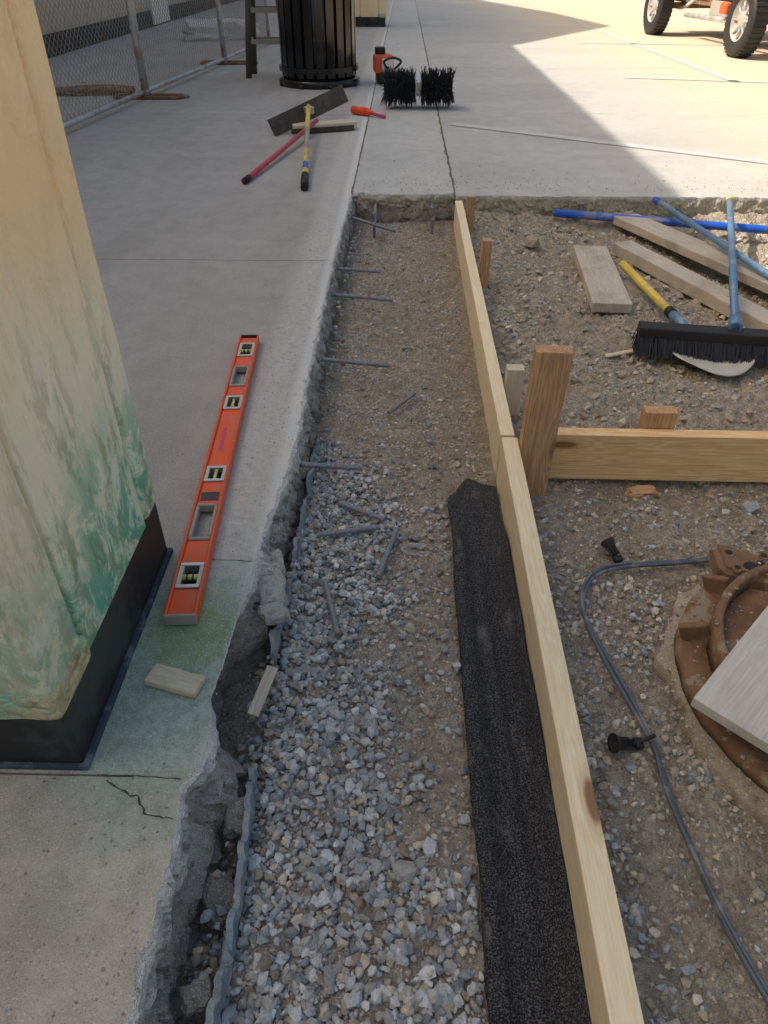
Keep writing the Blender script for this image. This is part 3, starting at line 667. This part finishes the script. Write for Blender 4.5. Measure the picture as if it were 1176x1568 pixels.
# ------------------------------------------------------------------ fence
def fence():
    e=empty('chain_link_fence'); P_=[(-2.42,4.2),(-2.20,6.96),(-1.99,9.3),(-1.82,11.5)]; Hh=1.85
    for s in range(3):
        a=Vector((*P_[s],0)); b=Vector((*P_[s+1],0)); d=(b-a); L=d.length; u=d/L
        zb,zt=.06,Hh; vs=[];fs=[]
        def wire(p,q,off):
            r=.0019; t=(q-p).normalized(); nrm=Vector((-u.y,u.x,0)); s2=t.cross(nrm)
            base=len(vs)
            for c in (p,q):
                for k in range(3):
                    an=2*math.pi*k/3; vs.append(c+nrm*(off+r*math.cos(an))+s2*r*math.sin(an))
            for k in range(3): fs.append((base+k,base+(k+1)%3,base+3+(k+1)%3,base+3+k))
        h=zt-zb; st_=.060; k=-h
        while k<L:
            s0=max(k,0); s1=min(k+h,L)
            if s1>s0:
                wire(a+u*s0+Vector((0,0,zb+s0-k)),a+u*s1+Vector((0,0,zb+s1-k)),.002)
                wire(a+u*s0+Vector((0,0,zt-(s0-k))),a+u*s1+Vector((0,0,zt-(s1-k))),-.002)
            k+=st_
        mesh('mesh_%d'%s,vs,fs,M['fwire'],e)
        tube('bottom_rail_%d'%s,[a+Vector((0,0,.05)),b+Vector((0,0,.05))],.019,M['galv'],e); tube('top_rail_%d'%s,[a+Vector((0,0,Hh)),b+Vector((0,0,Hh))],.019,M['galv'],e)
        for p in (a+u*.03,b-u*.03): tube('post_%d'%s,[p+Vector((0,0,.02)),p+Vector((0,0,Hh+.02))],.021,M['galv'],e)
    for k,(x,y) in enumerate(P_):
        q=[(x-.25,y-.08,.012),(x+.28,y-.08,.012),(x+.36,y,.012),(x+.28,y+.08,.012),(x-.25,y+.08,.012),(x-.25,y-.08,.012)]
        tube('foot_%d'%k,q,.014,M['rust'],e,8); tube('foot_post_%d'%k,[(x,y-.08,.02),(x,y,.30),(x,y+.08,.02)],.012,M['rust'],e,8)
fence()
chunk('rubble_pile',(-2.6,12.2,.08),(1.0,.7,.28),(0,0,.2),M['broken'],9)
chunk('soil_heap',(-2.75,7.2,.01),(.7,.3,.09),(0,0,.1),M['rust'],3)

# ------------------------------------------------------------------ trash can
tc=empty('trash_can'); cx,cy=-.79,7.82
lathe('base',[(0,.0),(.36,.0),(.38,.02),(.38,.05),(.34,.07),(.0,.07)],M['blackgloss'],tc)
lathe('liner',[(.0,.08),(.30,.08),(.315,.1),(.315,.93),(.0,.93)],M['blackgloss'],tc)
for z in (.14,.86): lathe('band_%d'%int(z*100),[(.345,z-.02),(.372,z-.02),(.372,z+.02),(.345,z+.02),(.345,z-.02)],M['blackgloss'],tc,smooth=False)
for k in range(22):
    a=2*math.pi*k/22; o=box('slat_%d'%k,(.012,.072,.84),(.343*math.cos(a),.343*math.sin(a),.50),M['blackgloss'],tc,(0,0,a),.004)
lathe('lid',[(.38,.93),(.39,.96),(.37,1.0),(.25,1.06),(.16,1.08),(.15,1.05),(.0,1.05)],M['blackgloss'],tc)
for k in range(8):
    a=2*math.pi*(k+.5)/8; lathe('foot_%d'%k,[(.0,0),(.03,0),(.03,.03),(0,.03)],M['blackgloss'],tc,12,(.36*math.cos(a),.36*math.sin(a),0))
tc.location=(cx,cy,.0)
ws=empty('work_stand'); M['olive']=plain('olive_paint',(.10,.09,.065),.6)
for k,(sx,sy) in enumerate(((-1,-1),(1,-1),(1,1),(-1,1))):
    tube('leg_%d'%k,[(sx*.20,sy*.16,0),(sx*.13,sy*.10,.78)],.030,M['olive'],ws,8)
for z,f in ((.3,.175),(.55,.15)):
    for sy in (-1,1): box('bar',(2*f,.02,.04),(0,sy*f*.8,z),M['greyp'],ws)
    for sx in (-1,1): box('bar_side',(.02,1.6*f,.04),(sx*f,0,z),M['greyp'],ws)
box('top',(.36,.30,.03),(0,0,.79),M['olive'],ws); ws.location=(-1.33,8.35,0)

# ------------------------------------------------------------------ power broom
pb=empty('power_broom')
for s in (-1,1):
    tube('drum_%d'%s,[(s*.02,0,.145),(s*.27,0,.145)],.06,M['brist'],pb,16)
    vs=[];fs=[]
    for k in range(800):
        a=random.uniform(0,2*math.pi); x=s*random.uniform(.022,.265); r=random.uniform(.105,.145); da=random.uniform(-.2,.2)
        p=Vector((x,math.cos(a)*.05,.145+math.sin(a)*.05)); q=Vector((x+random.uniform(-.03,.03)+s*.01,math.cos(a+da)*r,max(.002,.145+math.sin(a+da)*r)))
        t=(q-p).normalized(); u=t.orthogonal().normalized(); v=t.cross(u); b=len(vs); rr=.0042
        vs+=[p+u*rr,p+v*rr,p-u*rr,p-v*rr,q+u*rr*.6,q+v*rr*.6,q-u*rr*.6,q-v*rr*.6]
        fs+=[(b,b+1,b+5,b+4),(b+1,b+2,b+6,b+5),(b+2,b+3,b+7,b+6),(b+3,b,b+4,b+7),(b+4,b+5,b+6,b+7)]
    mesh('bristles_%d'%s,vs,fs,M['brist'],pb)
box('gearbox',(.05,.12,.11),(0,-.03,.16),M['galv'],pb,(rad(20),0,0),.012)
tube('shaft',[(0,.03,.18),(-.14,.6,.16),(-.27,1.15,.14)],.014,M['alu'],pb,10)
box('engine',(.18,.20,.15),(-.31,1.36,.16),M['orange'],pb,(0,0,.15),.03,3); box('engine_cover',(.10,.06,.11),(-.27,1.24,.16),M['white'],pb,(0,0,.15),.02,3); box('engine_base',(.15,.19,.07),(-.30,1.35,.05),M['rubber'],pb,(0,0,.15),.015); box('air_filter',(.09,.11,.06),(-.34,1.38,.26),M['rubber'],pb,(0,0,.15),.015)
tube('handle_loop',spline([(-.26,.95,.16),(-.29,.93,.22),(-.21,.92,.25),(-.14,.93,.22),(-.20,.95,.16)],6),.010,M['rubber'],pb,8)
pb.location=(.12,6.52,0)

mw=empty('marking_wand'); tube('body',[(-.385,6.24,.03),(-.27,6.15,.03)],.028,M['orangeflu'],mw,14); tube('nose',[(-.27,6.15,.03),(-.23,6.12,.026)],.02,M['orangeflu'],mw,12,radii=[.028,.014]); tube('stick',[(-.23,6.12,.024),(-.13,6.04,.014)],.012,M['pink'],mw,10)

t1=empty('asphalt_rake'); a=Vector((-.51,3.98,.02)); b=Vector((-.655,5.62,.145))
for nm,f0,f1_,m,r in (('grip',0,.12,'rubber',.021),('collar',.12,.17,'yellow',.018),('lower_handle',.17,.24,'blue',.016),('mid_handle',.24,.40,'yellow',.0155),('handle',.40,.66,'greyp',.0155),('upper_handle',.66,1.0,'yellow',.016)):
    tube(nm,[a.lerp(b,f0),a.lerp(b,f1_)],r,M[m],t1)
bl=beam('blade',(-.89,5.40,.045),(-.42,5.92,.185),.012,.115,M['bladem'],t1,rad(-25),.003); box('bracket',(.06,.05,.05),(-.655,5.63,.12),M['galv'],t1,(0,0,.8),.01)
t2=empty('concrete_placer'); a=Vector((-.85,4.11,.018)); b=Vector((-.60,5.60,.06))
tube('handle',[a,b],.0145,M['pink'],t2); tube('grip',[a,a.lerp(b,.05)],.017,M['rubber'],t2)
beam('head',(-.76,5.50,.035),(-.34,5.66,.035),.13,.04,M['cutwood'],t2,0,.006); beam('head_edge',(-.76,5.43,.022),(-.34,5.59,.022),.012,.03,M['bladem'],t2,0,.002)

# ------------------------------------------------------------------ lumber and tools in the pit
def plank(nm,a,b,wd,th,mat,zo=0.0):
    za=g(*a)+th/2+zo; zb=g(*b)+th/2+zo; return beam(nm,(a[0],a[1],za),(b[0],b[1],zb),wd,th,M[mat],None,0,.004)
plank('lumber_plank',(.868,3.34),(.812,2.64),.15,.038,'wgrey',.012)
plank('lumber_plank.001',(1.125,3.745),(1.86,2.0),.14,.038,'wgrey',.025)
plank('lumber_plank.002',(1.02,3.37),(1.66,1.80),.10,.05,'wgrey',.012)
plank('wood_scrap',(.72,2.30),(.83,2.33),.02,.008,'cutwood',.006)
tube('blue_pipe',[(.78,3.82,-.055),(2.3,3.42,-.055)],.019,M['blue'],None,16)
bp=empty('blue_pole'); tube('pole',[(1.28,3.76,.016),(1.62,2.0,-.035)],.0135,M['bluem'],bp,14); tube('tip',[(1.272,3.80,.017),(1.28,3.76,.016)],.016,M['blue'],bp,12)
sh=empty('shovel'); a=Vector((.95,3.07,-.055)); b=Vector((1.035,2.43,-.070))
tube('handle',[a,a.lerp(b,.74)],.0165,M['yellow'],sh,14); tube('collar',[a.lerp(b,.74),a.lerp(b,.79)],.020,M['rubber'],sh,14); tube('socket',[a.lerp(b,.79),b],.0165,M['bluem'],sh,14)
def scoop():
    vs=[];fs=[];nu,nv=15,17; d=Vector((.06,-.42,0)).normalized(); s=Vector((-d.y,d.x,0)); o0=Vector((1.045,2.44,-.100))
    for i in range(nu):
        u=i/(nu-1); wd=.145*(1-max(0,u-.6)**2*1.6)
        for j in range(nv):
            v=-1+2*j/(nv-1); p=o0+d*(u*(.315-.06*v*v*u))+s*(v*wd)+Vector((0,0,.018*v*v+.006*u*(1-u)*4+.004*u)); vs.append(p)
    for i in range(nu-1):
        for j in range(nv-1): a_=i*nv+j; fs.append((a_,a_+1,a_+1+nv,a_+nv))
    o=mesh('blade',vs,fs,M['dust'],sh,True); m=o.modifiers.new('s','SOLIDIFY'); m.thickness=.004
scoop()
pbm=empty('push_broom'); a=Vector((.82,2.325,-.020)); b=Vector((1.47,2.225,-.020))
beam('head',a,b,.065,.035,M['rubber'],pbm,0,.006)
vs=[];fs=[]; d=(b-a); u=d.normalized(); s=Vector((-u.y,u.x,0))
for k in range(4200):
    f=random.random(); o_=random.uniform(-.03,.03); p=a+d*f+s*o_+Vector((0,0,-.012)); q=p+s*(o_*.7-.020+random.uniform(-.012,.012))+u*random.uniform(-.012,.012)+Vector((0,0,-.055+random.uniform(-.008,.008)))
    b_=len(vs); w_=.0013; vs+=[p+u*w_,p-u*w_,p+s*w_,q+u*w_,q-u*w_,q+s*w_]; fs+=[(b_,b_+1,b_+4,b_+3),(b_+1,b_+2,b_+5,b_+4),(b_+2,b_,b_+3,b_+5)]
mesh('bristles',vs,fs,M['brist'],pbm)
hb=Vector((1.125,2.28,.005)); ht=Vector((1.60,3.70,.04)); tube('handle',[hb,ht],.0145,M['bluem'],pbm,14); tube('cap',[ht,ht+(ht-hb).normalized()*.03],.017,M['yellow'],pbm,12); tube('socket',[hb,hb.lerp(ht,.05)],.021,M['bluem'],pbm,12)

# ------------------------------------------------------------------ hose with clips
hp=[(1.5,1.36),(1.1,1.33),(.89,1.30),(.70,1.27),(.54,1.25),(.46,1.215),(.418,1.14),(.415,1.07),(.43,.97),(.455,.86),(.475,.77),(.475,.68),(.485,.57),(.50,.46),(.53,.35),(.58,.22),(.66,.0)]
hs=empty('air_hose'); pts=spline([(x,y,-.135) for x,y in hp],8); pts=[Vector((p.x,p.y,max(g(p.x,p.y)+.014,-.142))) for p in pts]
for _ in range(6): pts=[pts[0]]+[Vector((pts[i].x,pts[i].y,max((pts[i-1].z+pts[i].z+pts[i+1].z)/3,g(pts[i].x,pts[i].y)+.008))) for i in range(1,len(pts)-1)]+[pts[-1]]
tube('tubing',pts,.0055,M['hose'],hs,10); tube('tubing_twin',[p+Vector((.004*math.sin(i*.12),.004,.006+.003*math.sin(i*.2))) for i,p in enumerate(pts)],.0035,M['hose'],hs,8)
def clip(nm,x,y,rz):
    e=empty(nm); z=g(x,y)+.02
    lathe('funnel',[(.0,0),(.006,0),(.008,.02),(.017,.036),(.018,.040),(.014,.038),(.0,.030)],M['rubber'],e,20); tube('stem',[(0,0,.0),(0,0,-.015)],.004,M['rubber'],e,8)
    for k in range(4): box('fin_%d'%k,(.014,.002,.03),(.007*math.cos(k*math.pi/2),.007*math.sin(k*math.pi/2),.016),M['rubber'],e,(0,0,k*math.pi/2),.0004)
    box('hook',(.022,.012,.016),(0,0,-.012),M['rubber'],e,(0,0,0),.003)
    e.location=(x,y,z); e.rotation_euler=(rad(75),0,rz); 
clip('hose_clip',.528,1.295,rad(200)); clip('hose_clip.001',.432,.762,rad(-80))
tube('hose_tail',spline([(.475,.775,-.12),(.455,.768,-.125),(.44,.763,-.128)],5),.004,M['rubber'],hs,8)

# ------------------------------------------------------------------ rusty manhole frame with board
mh=empty('manhole_frame'); c0=(.905,.89,0)
def ring(nm,ri,ro,z0,z1,mat,seg=72,ns=.0,arc=None):
    vs=[];fs=[]
    for k in range(seg):
        a=2*math.pi*k/seg; w_=1+ns*noise.noise(Vector((math.cos(a)*3,math.sin(a)*3,z0*50)))+ns*.5*noise.noise(Vector((math.cos(a)*14,math.sin(a)*14,z0*50)))
        for r,z in ((ri,z0),(ro*w_,z0),(ro*w_,z1),(ro*w_-.006,z1+.003),(ri+.004,z1+.003),(ri,z1)): vs.append((c0[0]+r*math.cos(a),c0[1]+r*math.sin(a),z))
    for k in range(seg):
        for j in range(6): a=k*6+j;b=k*6+(j+1)%6;c=((k+1)%seg)*6; fs.append((a,b,c+(j+1)%6,c+j))
    return mesh(nm,vs,fs,M[mat],mh,True)
M['crust']=concrete('mortar_crust',(.40,.325,.24),(.50,.42,.32),None)
ring('mortar_crust',.26,.368,-.19,-.136,'crust',160,.10); ring('flange',.27,.345,-.13,-.105,'rust',96,.02); ring('wall',.272,.290,-.11,-.045,'rust',96); ring('seat',.20,.275,-.10,-.085,'rust',96)
lathe('cover_dirt',[(0,-.11),(.15,-.108),(.22,-.11)],M['crust'],mh,40,(c0[0],c0[1],0))
for k in range(12):
    a=2*math.pi*k/12+.2; box('rib_%d'%k,(.055,.016,.055),(c0[0]+.315*math.cos(a),c0[1]+.315*math.sin(a),-.085),M['rust'],mh,(0,rad(25),a),.004)
def casting():
    bm=bmesh.new(); bmesh.ops.create_cube(bm,size=1); bmesh.ops.scale(bm,vec=(.19,.12,.05),verts=bm.verts); bmesh.ops.bevel(bm,geom=list(bm.edges),offset=.012,segments=3,affect='EDGES')
    me=bpy.data.meshes.new('casting'); bm.to_mesh(me); bm.free(); me.materials.append(M['rust']); o=bpy.data.objects.new('casting',me); link(o,mh); o.location=(.80,1.175,-.085); o.rotation_euler=(rad(-10),rad(6),rad(-12))
    for k,(dx,dy,r) in enumerate(((-.06,.03,.010),(-.03,-.02,.014),(.02,.03,.009),(.05,-.015,.013),(-.065,-.03,.008),(.0,.0,.007))):
        lathe('bolt_%d'%k,[(0,.0),(r*.75,.0),(r*.8,.004),(r*1.15,.004),(r*1.2,-.002)],M['dark'] if k%2 else M['rust'],mh,16,(.80+dx,1.175+dy,-.058+dy*-.15-dx*.1))
        lathe('hole_%d'%k,[(0,0),(r*.75,0)],M['dark'],mh,16,(.80+dx,1.175+dy,-.0525+dy*-.15-dx*.1))
casting()
n=1500; aa=RNG.uniform(0,2*np.pi,n); rr_=np.sqrt(RNG.uniform(.05,1,n))*.385; xy=np.stack([c0[0]+rr_*np.cos(aa),c0[1]+rr_*np.sin(aa)],1)
zt_=np.where(rr_>.345,-.131,np.where(rr_>.295,-.100,np.where(rr_>.272,-.041,np.where(rr_>.2,-.081,-.106))))
kp=(rr_>.345)|(RNG.random(n)<.4); stones('dirt_on_frame',xy[kp],RNG.uniform(.003,.012,kp.sum()),cols(kp.sum(),.12),(octv,octf),emb=0,jit=.3,zoff=(zt_-gz(xy[:,0],xy[:,1]))[kp])
u=Vector((.69,.72,0)).normalized(); v=Vector((.66,-.75,0)).normalized(); cc=Vector((.525,.785,-.02))+u*.32+v*.18
o=box('plywood_board',(.64,.36,.022),cc,M['ply'],None,(rad(0),rad(0),math.atan2(u.y,u.x)),.002)

# ------------------------------------------------------------------ vintage vehicle
vh=empty('vintage_pickup_truck'); VX=3.95
def wheel(x,y,side):
    R=.36; prof=[(.20,-.08),(.25,-.098),(.31,-.10),(.345,-.085),(.36,-.05),(.36,.05),(.345,.085),(.31,.10),(.25,.098),(.20,.08)]
    lathe('tire',prof,M['rubber'],vh,48,(x,y,R),(0,rad(90),0))
    lathe('rim',[(.205,-.085),(.19,-.07),(.17,-.045),(.10,-.03),(.09,-.06),(.05,-.075),(.0,-.075)] if side<0 else [(.205,.085),(.19,.07),(.17,.045),(.10,.03),(.09,.06),(.05,.075),(.0,.075)],M['greyp'],vh,40,(x,y,R),(0,rad(90),0))
    for k in range(8):
        a=k*math.pi/4; tube('spoke',[(x+side*.05,y+.06*math.cos(a),R+.06*math.sin(a)),(x+side*.065,y+.18*math.cos(a),R+.18*math.sin(a))],.012,M['galv'],vh,6)
    for k in range(40):
        a=2*math.pi*k/40; box('tread',(.17,.03,.012),(x,y+.360*math.sin(a),R+.360*math.cos(a)),M['rubber'],vh,(-a,0,0),.002,1)
for y in (10.05,12.95): wheel(VX,y,-1); wheel(VX+1.45,y,1); tube('axle',[(VX,y,.36),(VX+1.45,y,.36)],.04,M['rust'],vh)
for x in (VX+.35,VX+1.1):
    box('frame_rail',(.06,4.3,.12),(x,11.4,.46),M['rust'],vh,(0,0,0),.01)
    for y in (10.05,12.95):
        tube('leaf_spring',spline([(x-.04,y-.55,.46),(x-.04,y-.25,.36),(x-.04,y,.33),(x-.04,y+.25,.36),(x-.04,y+.55,.46)],6),.022,M['white'],vh,8)
for y in (9.4,10.5,11.5,12.4,13.4): box('cross_member',(.75,.06,.08),(VX+.72,y,.46),M['rust'],vh,(0,0,0),.008)
box('fuel_tank',(.30,.55,.2),(VX+.42,11.5,.38),M['greyp'],vh,(0,0,0),.04,3); box('battery_box',(.14,.2,.12),(VX+.2,11.05,.42),M['orange'],vh,(0,0,0),.02)
tube('exhaust',[(VX+.25,10.2,.3),(VX+.22,12.4,.28)],.03,M['galv'],vh)
box('cab',(1.3,1.3,.75),(VX+.72,11.2,1.03),M['canvas'],vh,(0,0,0),.09,4); box('cab_roof',(1.15,1.1,.5),(VX+.72,11.25,1.6),M['canvas'],vh,(0,0,0),.12,4); box('side_window',(1.18,.75,.32),(VX+.72,11.25,1.6),M['glass'],vh,(0,0,0),.03); box('windshield',(.95,1.13,.32),(VX+.72,11.25,1.6),M['glass'],vh,(0,0,0),.03)
box('hood',(.85,1.15,.5),(VX+.72,10.0,.97),M['canvas'],vh,(0,0,0),.12,4); box('bed',(1.35,1.6,.42),(VX+.72,12.75,.91),M['canvas'],vh,(0,0,0),.04)
an=rad(4.0); pv=Vector((VX,10.05,0)); vh.rotation_euler=(0,0,an); vh.location=pv-Matrix.Rotation(an,3,'Z')@pv
